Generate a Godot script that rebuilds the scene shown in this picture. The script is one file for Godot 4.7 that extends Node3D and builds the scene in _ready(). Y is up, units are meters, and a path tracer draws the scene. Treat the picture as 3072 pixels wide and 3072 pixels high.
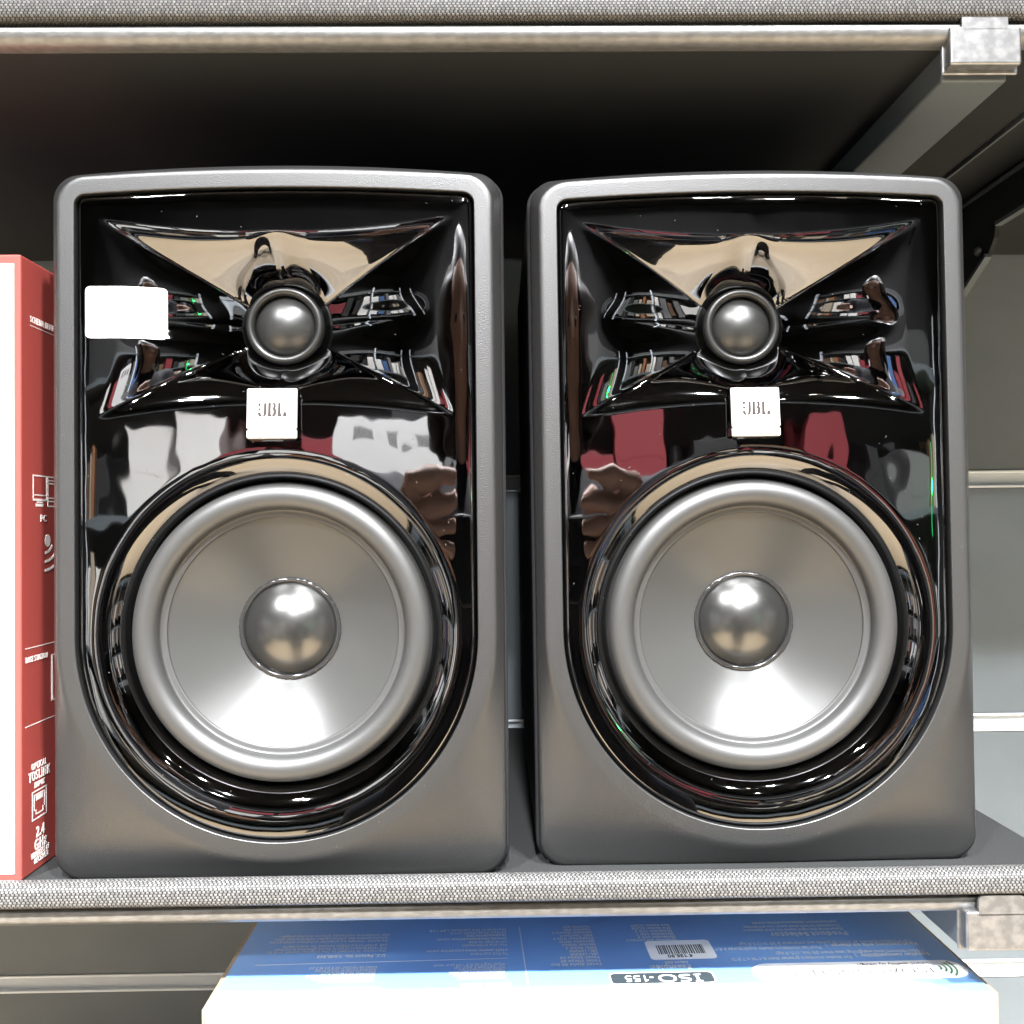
extends Node3D
# Two studio monitors on a shop display shelf. Lengths inside the builders are millimetres; v() turns them into metres.

const MM := 0.001
const WOOFER := Vector2(0, 97.5)
const HORN := Vector2(0, 227)

var mats := {}
var ripple: FastNoiseLite


func v(x: float, y: float, z: float) -> Vector3:
	return Vector3(x, y, z) * MM


# ---------------------------------------------------------------- mesh building
class Mb:
	var p := PackedVector3Array()
	var n := PackedVector3Array()
	var t := PackedVector2Array()
	var ix := PackedInt32Array()

	func grid(rows: Array, closed := false, uvs: Array = [], normals: Array = []) -> void:
		# rows of points in millimetres, joined into one smooth sheet
		var r := rows.size()
		var c: int = rows[0].size()
		var base := p.size()
		var nn := PackedVector3Array()
		nn.resize(r * c)
		var faces := PackedInt32Array()
		for i in r - 1:
			for j in (c if closed else c - 1):
				var k := (j + 1) % c
				faces.append_array([i * c + j, i * c + k, (i + 1) * c + k, i * c + j, (i + 1) * c + k, (i + 1) * c + j])
		var flat := PackedVector3Array()
		for row in rows:
			flat.append_array(row)
		if normals.is_empty():
			for f in range(0, faces.size(), 3):
				var a := flat[faces[f]]
				var q := (flat[faces[f + 2]] - a).cross(flat[faces[f + 1]] - a)
				for m in 3:
					nn[faces[f + m]] += q
		for i in flat.size():
			p.append(flat[i] * 0.001)
			if normals.is_empty():
				n.append(nn[i].normalized() if nn[i].length() > 1e-9 else Vector3(0, 0, 1))
			else:
				n.append(normals[i / c][i % c])
			t.append(uvs[i / c][i % c] if uvs.size() else Vector2(flat[i].x, flat[i].y) * 0.01)
		for f in faces:
			ix.append(base + f)

	func poly(pts: PackedVector2Array, z: float, depth: float, xf := Transform3D()) -> void:
		# a flat shape with thickness, in millimetres
		var tri := Geometry2D.triangulate_polygon(pts)
		for side in 2:
			var base := p.size()
			for q in pts:
				p.append(xf * Vector3(q.x, q.y, z if side == 0 else z - depth) * 0.001)
				n.append(xf.basis * Vector3(0, 0, 1 if side == 0 else -1))
				t.append(q * 0.01)
			for k in range(0, tri.size(), 3):
				ix.append_array([base + tri[k], base + tri[k + (2 if side == 0 else 1)], base + tri[k + (1 if side == 0 else 2)]])
		var m := pts.size()
		for k in m:
			var a := pts[k]
			var b := pts[(k + 1) % m]
			var nor := xf.basis * Vector3(b.y - a.y, a.x - b.x, 0).normalized()
			var base := p.size()
			for q in [Vector3(a.x, a.y, z), Vector3(b.x, b.y, z), Vector3(b.x, b.y, z - depth), Vector3(a.x, a.y, z - depth)]:
				p.append(xf * q * 0.001)
				n.append(nor)
				t.append(Vector2(q.x, q.y) * 0.01)
			ix.append_array([base, base + 1, base + 2, base, base + 2, base + 3])

	func box(c: Vector3, s: Vector3, r := 0.5, k := 3) -> void:
		# a box with rounded edges: centre, size, edge radius in millimetres
		var h := s * 0.5
		r = minf(r, minf(h.x, minf(h.y, h.z)) * 0.999)
		for ax in 3:
			for sg in [-1.0, 1.0]:
				var b := (ax + 1) % 3
				var d := (ax + 2) % 3
				var rows := []
				var norms := []
				for i in _knots(h[b], r, k):
					var row := PackedVector3Array()
					var nrow := PackedVector3Array()
					for j in _knots(h[d], r, k):
						var q := Vector3.ZERO
						q[ax] = sg * h[ax]
						q[b] = i
						q[d] = j * sg
						var inner := q.clamp(-(h - Vector3.ONE * r), h - Vector3.ONE * r)
						var o := (q - inner).normalized()
						row.append(c + inner + o * r)
						nrow.append(o)
					rows.append(row)
					norms.append(nrow)
				grid(rows, false, [], norms)

	func _knots(h: float, r: float, k: int) -> Array:
		var a := []
		for i in k + 1:
			a.append(-h + r * (1.0 - tan(PI / 4 * (1.0 - float(i) / k))))
		var out := a.duplicate()
		for i in range(k, -1, -1):
			out.append(-a[i])
		return out

	func lathe(prof: Array, center: Vector3, seg := 128, to := Basis()) -> void:
		# prof: Vector2(radius, z) in millimetres, turned about z
		var rows := []
		for q in prof:
			var row := PackedVector3Array()
			for j in seg:
				var a := TAU * j / seg
				row.append(center + to * Vector3(cos(a) * q.x, sin(a) * q.x, q.y))
			rows.append(row)
		grid(rows, true)

	func extrude(prof: Array, x0: float, x1: float, cap := true, uv_mm := Vector2(10, 10)) -> void:
		# prof: Vector2(z, y) in millimetres, drawn along x
		var rows := []
		var uvs := []
		var xs := [x0, x1]
		var arc := 0.0
		for i in prof.size():
			if i > 0:
				arc += prof[i].distance_to(prof[i - 1])
			var row := PackedVector3Array()
			var u := PackedVector2Array()
			for x in xs:
				row.append(Vector3(x, prof[i].y, prof[i].x))
				u.append(Vector2(x / uv_mm.x, arc / uv_mm.y))
			rows.append(row)
			uvs.append(u)
		grid(rows, false, uvs)
		if cap:
			var flat := PackedVector2Array()
			for q in prof:
				flat.append(q)
			for x in xs:
				var tri := Geometry2D.triangulate_polygon(flat)
				var base := p.size()
				for q in flat:
					p.append(Vector3(x, q.y, q.x) * 0.001)
					n.append(Vector3(-1 if x == x0 else 1, 0, 0))
					t.append(q * 0.01)
				for k in tri:
					ix.append(base + k)

	func mesh() -> ArrayMesh:
		var a := []
		a.resize(Mesh.ARRAY_MAX)
		a[Mesh.ARRAY_VERTEX] = p
		a[Mesh.ARRAY_NORMAL] = n
		a[Mesh.ARRAY_TEX_UV] = t
		a[Mesh.ARRAY_INDEX] = ix
		var m := ArrayMesh.new()
		m.add_surface_from_arrays(Mesh.PRIMITIVE_TRIANGLES, a)
		return m


func thing(called: String, label: String, category: String, at := Vector3.ZERO, group := "") -> Node3D:
	var o := Node3D.new()
	o.name = called
	add_child(o, true)
	o.position = at * MM
	tag(o, label, category, group)
	return o


func tag(o: Node3D, label: String, category: String, group := "") -> void:
	o.set_meta("label", label)
	o.set_meta("category", category)
	if group:
		o.set_meta("group", group)


func part(called: String, m: Variant, mat: Material, parent: Node = self, label := "") -> MeshInstance3D:
	var o := MeshInstance3D.new()
	o.name = called
	o.mesh = m.mesh() if m is Mb else m
	o.material_override = mat
	parent.add_child(o, true)
	if label:
		o.set_meta("label", label)
	return o


func structure(called: String, m: Variant, mat: Material) -> MeshInstance3D:
	var o := part(called, m, mat)
	o.set_meta("kind", "structure")
	return o


func print_text(s: String, height: float, width: float, at: Vector3, basis: Basis, mat: Material, parent: Node, called := "lettering", face := "Droid Sans", bold := true, left := false) -> MeshInstance3D:
	# raised-ink lettering: capital height and total width in millimetres
	var f := SystemFont.new()
	f.font_names = PackedStringArray([face])
	f.font_weight = 700 if bold else 400
	var m := TextMesh.new()
	m.text = s
	m.font = f
	m.font_size = 32
	m.pixel_size = height * MM / 23.0
	m.depth = 0.00012
	m.curve_step = 3.0
	if left:
		m.horizontal_alignment = HORIZONTAL_ALIGNMENT_LEFT
	var w: float = m.get_aabb().size.x
	var o := part(called, m, mat, parent)
	var k := (width * MM / w) if width > 0.0 and w > 0.0 else 1.0
	o.transform = Transform3D(Basis(basis.x * k, basis.y, basis.z), at * MM)
	return o


# ---------------------------------------------------------------- materials
func noise_tex(freq: float, size := 256, oct := 3, seed_ := 1, ramp: Gradient = null, kind := FastNoiseLite.TYPE_SIMPLEX_SMOOTH) -> NoiseTexture2D:
	var f := FastNoiseLite.new()
	f.noise_type = kind
	f.frequency = freq
	f.fractal_octaves = oct
	f.seed = seed_
	var n := NoiseTexture2D.new()
	n.noise = f
	n.width = size
	n.height = size
	n.seamless = true
	n.color_ramp = ramp
	return n


func ramp(a: Color, b: Color, lo := 0.0, hi := 1.0) -> Gradient:
	var g := Gradient.new()
	g.offsets = PackedFloat32Array([lo, hi])
	g.colors = PackedColorArray([a, b])
	return g


func lin(r: float, g: float, b: float) -> Color:
	return Color(r, g, b).linear_to_srgb()


func mat(called: String, color: Color, rough: float, metal := 0.0, spec := 0.5) -> StandardMaterial3D:
	var m := StandardMaterial3D.new()
	m.resource_name = called
	m.albedo_color = color
	m.roughness = rough
	m.metallic = metal
	m.metallic_specular = spec
	mats[called] = m
	return m


func grain(m: StandardMaterial3D, tex: Texture2D, tile_mm: float, depth_mm: float) -> void:
	m.heightmap_enabled = true
	m.heightmap_texture = tex
	m.heightmap_scale = depth_mm * 0.1
	m.uv1_triplanar = true
	m.uv1_scale = Vector3.ONE * (1000.0 / tile_mm)


func make_materials() -> void:
	var fine := noise_tex(0.09, 512, 3, 11)
	var coarse := noise_tex(0.02, 512, 4, 5)
	var m := mat("textured black plastic", lin(0.01, 0.01, 0.01), 0.43, 0.15, 1.0)
	grain(m, fine, 34.0, 0.075)
	m.clearcoat_enabled = true
	m.clearcoat = 0.6
	m.clearcoat_roughness = 0.42
	m = mat("cabinet vinyl", lin(0.016, 0.016, 0.018), 0.55)
	grain(m, fine, 50.0, 0.03)
	m = mat("piano black", lin(0.125, 0.125, 0.128), 0.025, 1.0)
	m = mat("rubber", lin(0.03, 0.03, 0.029), 0.45, 0.0, 0.7)
	grain(m, fine, 20.0, 0.022)
	m = mat("cone", lin(0.045, 0.045, 0.043), 0.28, 0.0, 0.45)
	grain(m, fine, 22.0, 0.03)
	mat("cap", lin(0.12, 0.12, 0.116), 0.27, 0.9, 0.8)
	mat("glue", lin(0.03, 0.03, 0.03), 0.12, 0.3, 0.9)
	m = mat("dome", lin(0.07, 0.07, 0.068), 0.37, 0.8, 0.8)
	grain(m, fine, 12.0, 0.01)
	m = mat("dome ring", lin(0.05, 0.05, 0.048), 0.38, 0.8, 0.8)
	m = mat("badge silver", lin(0.66, 0.66, 0.66), 0.35, 0.0, 0.6)
	mat("badge ink", lin(0.02, 0.009, 0.007), 0.5)
	m = mat("paper white", lin(0.85, 0.85, 0.84), 0.6)
	m = mat("shelf dark", lin(0.007, 0.009, 0.0098), 0.8)
	grain(m, fine, 50.0, 0.03)
	mat("tray grey", lin(0.65, 0.65, 0.65), 0.7)
	m = mat("arm grey", lin(0.085, 0.1, 0.108), 0.55)
	grain(m, coarse, 90.0, 0.05)
	m = mat("edge metal", Color.WHITE, 0.4, 0.5, 0.6)
	m.albedo_texture = noise_tex(0.03, 512, 5, 21, ramp(lin(0.14, 0.14, 0.136), lin(0.2, 0.2, 0.195), 0.25, 0.75))
	m.uv1_triplanar = true
	m.uv1_scale = Vector3(9, 26, 26)
	m = mat("galvanised", Color.WHITE, 0.34, 0.8, 0.6)
	m.albedo_texture = noise_tex(0.012, 512, 5, 33, ramp(lin(0.2, 0.2, 0.202), lin(0.3, 0.3, 0.297), 0.25, 0.75))
	m.uv1_triplanar = true
	m.uv1_scale = Vector3.ONE * 22
	grain(m, coarse, 45.0, 0.02)
	m = mat("shelf felt", Color.WHITE, 0.9)
	m.albedo_texture = noise_tex(0.16, 512, 2, 41, ramp(lin(0.004, 0.005, 0.005), lin(0.026, 0.027, 0.027), 0.35, 0.85))
	m.uv1_triplanar = true
	m.uv1_scale = Vector3(14, 14, 22)
	# woven shelf edging: rows of bright dashes on grey
	var w := 512
	var h := 256
	var col := Image.create(w, h, false, Image.FORMAT_RGB8)
	var hgt := Image.create(w, h, false, Image.FORMAT_RGB8)
	var rng := RandomNumberGenerator.new()
	rng.seed = 9
	var rows := 12
	var cols := 16
	var lum := []
	for i in rows * cols:
		lum.append(rng.randf_range(0.55, 1.0))
	for y in h:
		var fy := float(y) / h * rows
		var r := int(fy)
		var vy := absf(fy - r - 0.5) * 2.0
		for x in w:
			var fx := float(x) / w * cols + (0.5 if r % 2 else 0.0) + 0.13 * sin(r * 2.1)
			var c := posmod(int(floor(fx)), cols)
			var vx := absf(fx - floor(fx) - 0.5) * 2.0
			var on := clampf((1.0 - pow(vy, 3.0)) * 1.3, 0, 1) * clampf((0.8 - vx) * 4.0, 0, 1)
			var g: float = lerpf(0.016, 0.155 * lum[r * cols + c], on)
			col.set_pixel(x, y, lin(g, g * 0.985, g * 0.955))
			hgt.set_pixel(x, y, Color.from_hsv(0, 0, on * 0.85))
	m = mat("woven edging", Color.WHITE, 0.45, 0.0, 0.4)
	m.albedo_texture = ImageTexture.create_from_image(col)
	m.heightmap_enabled = true
	m.heightmap_texture = ImageTexture.create_from_image(hgt)
	m.heightmap_scale = 0.018
	m = mat("wall laminate", Color.WHITE, 0.5)
	m.albedo_texture = noise_tex(0.012, 512, 4, 55, ramp(lin(0.115, 0.136, 0.146), lin(0.138, 0.16, 0.172)))
	m.uv1_triplanar = true
	m.uv1_scale = Vector3(2, 2, 2)
	mat("slot metal", lin(0.66, 0.71, 0.76), 0.35, 0.2, 0.6)
	mat("slot back", lin(0.58, 0.63, 0.67), 0.4)
	m = mat("red carton", lin(0.33, 0.055, 0.045), 0.5)
	mat("red print", lin(0.8, 0.74, 0.7), 0.6)
	mat("carton white", lin(0.84, 0.83, 0.8), 0.5)
	mat("cream strip", lin(0.82, 0.76, 0.5), 0.6)
	m = mat("blue print", Color.WHITE, 0.42)
	m.albedo_texture = noise_tex(0.01, 256, 3, 61, ramp(lin(0.14, 0.28, 0.56), lin(0.16, 0.33, 0.62)))
	m.uv1_triplanar = true
	m.uv1_scale = Vector3(4, 4, 4)
	m = mat("front print", Color.WHITE, 0.42)
	var fade := Image.create(8, 128, false, Image.FORMAT_RGB8)
	for y in 128:
		var k := smoothstep(2.0, 24.0, y)
		for x in 8:
			fade.set_pixel(x, y, lin(lerpf(0.15, 0.82, k), lerpf(0.31, 0.83, k), lerpf(0.6, 0.85, k)))
	m.albedo_texture = ImageTexture.create_from_image(fade)
	m.texture_repeat = false
	m = mat("kraft", Color.WHITE, 0.85)
	m.albedo_texture = noise_tex(0.05, 256, 4, 62, ramp(lin(0.2, 0.14, 0.09), lin(0.36, 0.27, 0.18)))
	m.uv1_triplanar = true
	m.uv1_scale = Vector3(30, 30, 30)
	mat("pale print", lin(0.55, 0.56, 0.57), 0.6)
	mat("dark plate", lin(0.03, 0.04, 0.045), 0.4)
	mat("green print", lin(0.04, 0.17, 0.08), 0.5)
	mat("grey print", lin(0.07, 0.065, 0.065), 0.6)
	mat("black print", lin(0.03, 0.03, 0.03), 0.5)
	mat("dust", lin(0.12, 0.12, 0.115), 0.8)
	# the shop
	m = mat("shop floor", Color.WHITE, 0.45)
	m.albedo_texture = noise_tex(0.02, 512, 4, 71, ramp(lin(0.46, 0.35, 0.22), lin(0.56, 0.44, 0.29)))
	m.uv1_triplanar = true
	m.uv1_scale = Vector3(0.6, 1, 3)
	mat("ceiling black", lin(0.03, 0.03, 0.03), 0.9)
	mat("shop wall", lin(0.1, 0.1, 0.1), 0.8)
	mat("rack panel", lin(0.16, 0.16, 0.155), 0.7)
	mat("lamp black", lin(0.03, 0.03, 0.03), 0.4)
	mat("poster grey", lin(0.42, 0.42, 0.41), 0.6)
	mat("lip red", lin(0.3, 0.1, 0.09), 0.6)
	mat("coat", lin(0.02, 0.02, 0.025), 0.8)
	m = mat("lamp glow", Color.WHITE, 0.5)
	m.emission_enabled = true
	m.emission = Color(1, 0.95, 0.86)
	m.emission_energy_multiplier = 40.0
	m = mat("green lamp glow", lin(0.02, 0.5, 0.2), 0.5)
	m.emission_enabled = true
	m.emission = Color(0.05, 1, 0.45)
	m.emission_energy_multiplier = 4.0


# ---------------------------------------------------------------- the monitor
func sd_rect(q: Vector2, half_w: float, y0: float, y1: float, r0: float, r1: float) -> float:
	var cy := (y0 + y1) * 0.5
	var hh := (y1 - y0) * 0.5
	var r := r1 if q.y > cy else r0
	var d := Vector2(absf(q.x), absf(q.y - cy)) - Vector2(half_w - r, hh - r)
	return Vector2(maxf(d.x, 0), maxf(d.y, 0)).length() + minf(maxf(d.x, d.y), 0.0) - r


func arch(q: Vector2, sag: float) -> Vector2:
	var k := clampf((q.y - 120.0) / 160.0, 0, 1)
	return Vector2(q.x, q.y + sag * q.x * q.x / 8464.0 * k)


func outer_f(q: Vector2) -> float:
	return sd_rect(arch(q, 4.5), 92.5, -2.4, 291.2, 11.0, 9.5)


func inner_f(q: Vector2) -> float:
	# outline of the glossy panel: arched top, straight sides, round foot
	if q.y < WOOFER.y:
		return Vector2(q.x, (q.y - WOOFER.y) * 81.0 / 83.4).length() - 81.0
	return sd_rect(arch(q, 3.6), 81.0, -200.0, 279.8, 4.0, 4.0)


func ring(f: Callable, off: float, z: float, angles: PackedFloat32Array) -> PackedVector3Array:
	var out := PackedVector3Array()
	for a in angles:
		var d := Vector2(cos(a), sin(a))
		var lo := 20.0
		var hi := 240.0
		for i in 26:
			var mid := (lo + hi) * 0.5
			if f.call(Vector2(0, 150) + d * mid) < off:
				lo = mid
			else:
				hi = mid
		out.append(Vector3(d.x * lo, 150 + d.y * lo, z))
	return out


func between(a: PackedVector3Array, b: PackedVector3Array, k: float, dz := 0.0) -> PackedVector3Array:
	var out := PackedVector3Array()
	for i in a.size():
		out.append(a[i].lerp(b[i], k) + Vector3(0, 0, dz))
	return out


func soft_max(a: float, b: float) -> float:
	var hi := maxf(a, b)
	return hi * pow(1.0 + pow(minf(a, b) / hi, 44.0), 1.0 / 44.0)


func panel_z(x: float, y: float) -> float:
	# relief of the glossy panel in front of / behind its own plane
	var z := 0.0
	# waveguide: four curved walls that run from a pinched mouth to the round throat, creased along the diagonals
	var q := (Vector2(x, y) - HORN).abs()
	var a := 74.0
	var b := 42.0
	if q.x < a + 3 and q.y < b + 3:
		var r := maxf(q.length(), 1e-4)
		var c := q.x / r
		var s := q.y / r
		var mouth := 1.0 / soft_max(c / a, s / b)
		for i in 5:
			var ea := a - 9.0 * (1.0 - pow(minf(mouth * s / b, 1.0), 2.0))
			var eb := b - 6.5 * (1.0 - pow(minf(mouth * c / a, 1.0), 2.0))
			mouth = lerpf(mouth, 1.0 / soft_max(c / ea, s / eb), 0.6)
		var r0 := 14.6
		var t := clampf((r - r0) / (mouth - r0), 0, 1)
		var roof := s / b > c / a
		var off := q.x if roof else q.y
		var p := lerpf(1.28, 1.75, 1.0 - exp(-pow(off / (8.0 if roof else 9.0), 2.0)))
		var swell := sin(PI * pow(t, 0.7))
		var depth := 21.5 * pow(1.0 - t, p)
		depth -= (1.6 if roof else 1.2) * exp(-off / 5.0) * swell * (1.0 - t)
		z -= depth
	# bowl round the woofer
	var rw := (Vector2(x, y) - WOOFER).length()
	if rw < 76.5:
		var d := pow(clampf((76.5 - rw) / 13.9, 0, 1), 1.15)
		z -= 13.0 * (1.0 - sqrt(maxf(0.0, 1.0 - d * d)))
		z -= clampf((62.4 - rw) * 5.0, 0, 26)
	return z


func panel_mesh() -> Mb:
	var ys := PackedFloat32Array()
	var n := 470
	for i in n + 1:
		var s := float(i) / n
		var y := 0.0
		if s < 0.3:
			y = WOOFER.y - 83.4 * cos(s / 0.3 * PI / 2)   # crowded rows at the round foot
		else:
			y = WOOFER.y + (279.8 - WOOFER.y) * (s - 0.3) / 0.7
		ys.append(y)
	var rows := []
	var m := 300
	for y in ys:
		var lo := 0.0
		var hi := 81.0
		for i in 24:
			var mid := (lo + hi) * 0.5
			if inner_f(Vector2(mid, minf(y, 279.7))) < 0.0:
				lo = mid
			else:
				hi = mid
		var row := PackedVector3Array()
		for j in m + 1:
			var u := float(j) / m * 2.0 - 1.0
			var e := 0.82 * u + 0.18 * sin(u * PI / 2)
			var x := e * lo
			row.append(Vector3(x, y, face_z(x, y)))
		rows.push_front(row)
	var mb := Mb.new()
	mb.grid(rows)
	return mb


func face_z(x: float, y: float) -> float:
	if ripple == null:
		ripple = FastNoiseLite.new()
		ripple.seed = 17
		ripple.frequency = 0.045
		ripple.fractal_octaves = 2
	var d := -inner_f(Vector2(x, y))
	var roll := 0.0
	if d < 9.0:
		roll = 0.55 * pow((9.0 - d) / 9.0, 2.2)
	if d < 2.0:
		var e := clampf((2.0 - d) / 2.0, 0, 1)
		roll += 2.0 * (1.0 - sqrt(maxf(0.0, 1.0 - 0.97 * e * e)))
	return panel_z(x, y) - roll + 0.05 * ripple.get_noise_2d(x, y * 0.6)


func make_monitor() -> Node3D:
	var o := thing("studio_monitor", "", "loudspeaker")
	# front frame
	var ang := PackedFloat32Array()
	for i in 360:
		ang.append(TAU * i / 360.0)
	for c in [Vector2(86, 132), Vector2(79, 128), Vector2(85, -141), Vector2(92, 140)]:
		for sx in [-1.0, 1.0]:
			var mid := atan2(c.y, c.x * sx)
			for k in range(-24, 25):
				ang.append(fposmod(mid + k * 0.0035 + 0.0007, TAU))
	ang.sort()
	var o0 := ring(outer_f, 0.0, 0.0, ang)
	var oin := ring(outer_f, -1.2, 0.0, ang)
	var crest := ring(inner_f, 7.6, 6.0, ang)
	for i in crest.size():
		# the flat rim never reaches past the outline
		var lim := Vector2(oin[i].x, oin[i].y - 150).length() - 2.2
		var c2 := Vector2(crest[i].x, crest[i].y - 150)
		if c2.length() > lim:
			c2 = c2.normalized() * lim
			crest[i] = Vector3(c2.x, c2.y + 150, 6.0)
	var in0 := ring(inner_f, 0.45, 6.0, ang)
	var rim := PackedVector3Array()
	for q in o0:
		rim.append(Vector3(q.x, q.y, 0.2))
	var fr := Mb.new()
	var rows := [
		between(o0, o0, 0, -9.0), between(o0, o0, 0, -0.9), between(rim, crest, 0.04, -0.35), between(rim, crest, 0.12, -0.05), between(rim, crest, 0.45, 0.1), between(rim, crest, 0.8, 0.1),
		between(crest, rim, 0.06, -0.05), between(crest, in0, 0.1, -0.04), between(crest, in0, 0.25), between(crest, in0, 0.93), between(crest, in0, 0.97, -0.06), between(in0, in0, 0, -0.4), between(in0, in0, 0, -1.2), between(in0, in0, 0, -4.0)]
	fr.grid(rows, true)
	var cab := Mb.new()
	var mid_pt := PackedVector3Array()
	for q in o0:
		mid_pt.append(Vector3(0, 150, 0))
	var shell := [between(o0, mid_pt, 0.0), between(o0, mid_pt, -0.012), between(o0, mid_pt, -0.012), between(o0, mid_pt, -0.012), between(o0, mid_pt, -0.004), between(o0, mid_pt, 0.03), between(o0, mid_pt, 0.999)]
	var deep := [-7.5, -8.3, -12.0, -206.0, -212.0, -215.0, -216.0]
	for i in shell.size():
		shell[i] = between(shell[i], shell[i], 0, deep[i])
		for j in shell[i].size():
			shell[i][j].y = maxf(shell[i][j].y, -2.2)
			shell[i][j].z = deep[i]
	cab.grid(shell, true)
	part("cabinet", cab, mats["cabinet vinyl"], o)
	part("front_frame", fr, mats["textured black plastic"], o)
	# glossy panel with the waveguide
	var pn := part("front_panel", panel_mesh(), mats["piano black"], o)
	pn.position = v(0, 0, 5.0)
	# lint and dust that has settled on the front
	var dust := Mb.new()
	var dr := RandomNumberGenerator.new()
	dr.seed = 31
	for k in 85:
		var at2 := Vector2(dr.randf_range(-90, 90), dr.randf_range(6, 286))
		var f2 := inner_f(at2)
		if (at2 - WOOFER).length() < 64.0 or (at2 - HORN).length() < 18.0 or (f2 > -1.5 and f2 < 1.0) or f2 > 6.5 or outer_f(at2) > -6.0:
			continue
		var zz := 5.0 + face_z(at2.x, at2.y) if f2 < 0.0 else 6.0
		var turn := dr.randf() * TAU
		var le := dr.randf_range(0.15, 0.42) * (2.0 if dr.randf() < 0.12 else 1.0)
		var pts2 := PackedVector2Array([Vector2(-le, -0.09), Vector2(0, -0.16), Vector2(le, -0.03), Vector2(le, 0.08), Vector2(0.0, 0.0), Vector2(-le, 0.09)])
		dust.poly(pts2, 0.12, 0.08, Transform3D(Basis(Vector3(0, 0, 1), turn), Vector3(at2.x, at2.y, zz)))
	part("dust", dust, mats["dust"], o).set_meta("kind", "stuff")
	# woofer
	var wc := Vector3(WOOFER.x, WOOFER.y, 0)
	var wf := Node3D.new()
	wf.name = "woofer"
	o.add_child(wf, true)
	wf.position = wc * MM
	var sr := Mb.new()
	var prof := [Vector2(63.5, -9), Vector2(62.6, -6.5), Vector2(62.2, -4.6)]
	for i in 21:
		var a := PI * i / 20.0
		prof.append(Vector2(56.4 + 5.4 * cos(a), -4.4 + 5.6 * pow(sin(a), 0.85)))
	prof.append_array([Vector2(50.4, -4.7), Vector2(49.6, -4.9), Vector2(48.4, -5.0), Vector2(48.0, -5.2), Vector2(47.9, -6.0)])
	sr.lathe(prof, Vector3.ZERO, 180)
	part("surround", sr, mats["rubber"], wf)
	var cn := Mb.new()
	prof = []
	for i in 13:
		var k := i / 12.0
		prof.append(Vector2(lerpf(48.6, 19.0, k), lerpf(-5.4, -20.2, k) - 0.9 * sin(PI * k)))
	cn.lathe(prof, Vector3.ZERO, 180)
	part("cone", cn, mats["cone"], wf)
	var gl := Mb.new()
	prof = []
	for i in 13:
		var a := PI * i / 12.0
		prof.append(Vector2(20.9 + 1.2 * cos(a), -19.4 + 1.3 * sin(a)))
	var rows2 := []
	var rng := RandomNumberGenerator.new()
	rng.seed = 4
	var wob := []
	for j in 180:
		wob.append(rng.randf_range(-0.22, 0.22))
	for q in prof:
		var row := PackedVector3Array()
		for j in 180:
			var a := TAU * j / 180.0
			var r2: float = q.x + (wob[j] if q.x > 21.2 else 0.0)
			row.append(Vector3(cos(a) * r2, sin(a) * r2, q.y))
		rows2.append(row)
	gl.grid(rows2, true)
	part("glue_ring", gl, mats["glue"], wf)
	var cp := Mb.new()
	prof = []
	var rad := 26.0
	for i in 25:
		var r3 := 20.0 * (1.0 - i / 24.0)
		prof.append(Vector2(maxf(r3, 0.001), -19.3 + sqrt(rad * rad - r3 * r3) - sqrt(rad * rad - 400.0)))
	cp.lathe(prof, Vector3.ZERO, 96)
	part("dust_cap", cp, mats["cap"], wf)
	# tweeter
	var tw := Node3D.new()
	tw.name = "tweeter"
	o.add_child(tw, true)
	tw.position = v(HORN.x, HORN.y, -13.5)
	var tr := Mb.new()
	prof = [Vector2(16.4, -10)]
	for i in 17:
		var a := PI * i / 16.0
		prof.append(Vector2(14.8 + 1.75 * cos(a), 0.5 + 2.0 * sin(a)))
	prof.append(Vector2(12.9, -0.8))
	tr.lathe(prof, Vector3.ZERO, 96)
	part("tweeter_ring", tr, mats["dome ring"], tw)
	var td := Mb.new()
	prof = []
	rad = 16.5
	for i in 21:
		var r3 := 13.1 * (1.0 - i / 20.0)
		prof.append(Vector2(maxf(r3, 0.001), -1.4 + sqrt(rad * rad - r3 * r3) - sqrt(rad * rad - 13.1 * 13.1)))
	td.lathe(prof, Vector3.ZERO, 96)
	part("tweeter_dome", td, mats["dome"], tw)
	# badge below the waveguide
	var bd := Node3D.new()
	bd.name = "badge"
	o.add_child(bd, true)
	bd.transform = Transform3D(Basis(Vector3.RIGHT, -0.08), v(-0.6, 186.6, 6.4))
	var pl := Mb.new()
	pl.box(Vector3(0, 1.9, 3.1), Vector3(20.2, 16.6, 1.8), 0.7, 4)
	part("badge_plate", pl, mats["badge silver"], bd)
	pl = Mb.new()
	pl.box(Vector3(0, -8.4, 2.9), Vector3(20.2, 3.6, 1.8), 0.7, 4)
	part("badge_foot", pl, mats["badge silver"], bd)
	pl = Mb.new()
	pl.box(Vector3(0, 0.0, -1.4), Vector3(20.6, 20.8, 7.4), 1.2, 4)
	part("badge_mount", pl, mats["piano black"], bd)
	var ink := Mb.new()
	for g in [[588, 726, 628, 726, 610, 772, 598, 770], [590, 858, 620, 846, 616, 872, 600, 872], [585, 960, 625, 960, 632, 1006, 650, 1034, 618, 1026, 592, 1000],
			[735, 722, 766, 722, 765, 950, 748, 1006, 708, 1034, 722, 1000, 730, 900], [838, 718, 874, 718, 870, 850, 872, 990, 892, 1028, 830, 1028],
			[950, 718, 978, 724, 996, 760, 996, 796, 984, 832, 1004, 890, 1004, 970, 984, 1012, 930, 1028, 958, 994, 965, 900, 944, 854, 962, 812, 964, 760],
			[1080, 718, 1112, 718, 1112, 940, 1122, 1000, 1142, 1028, 1072, 1028], [1210, 952, 1248, 952, 1254, 1028, 1198, 1028]]:
		var pts := PackedVector2Array()
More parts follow.
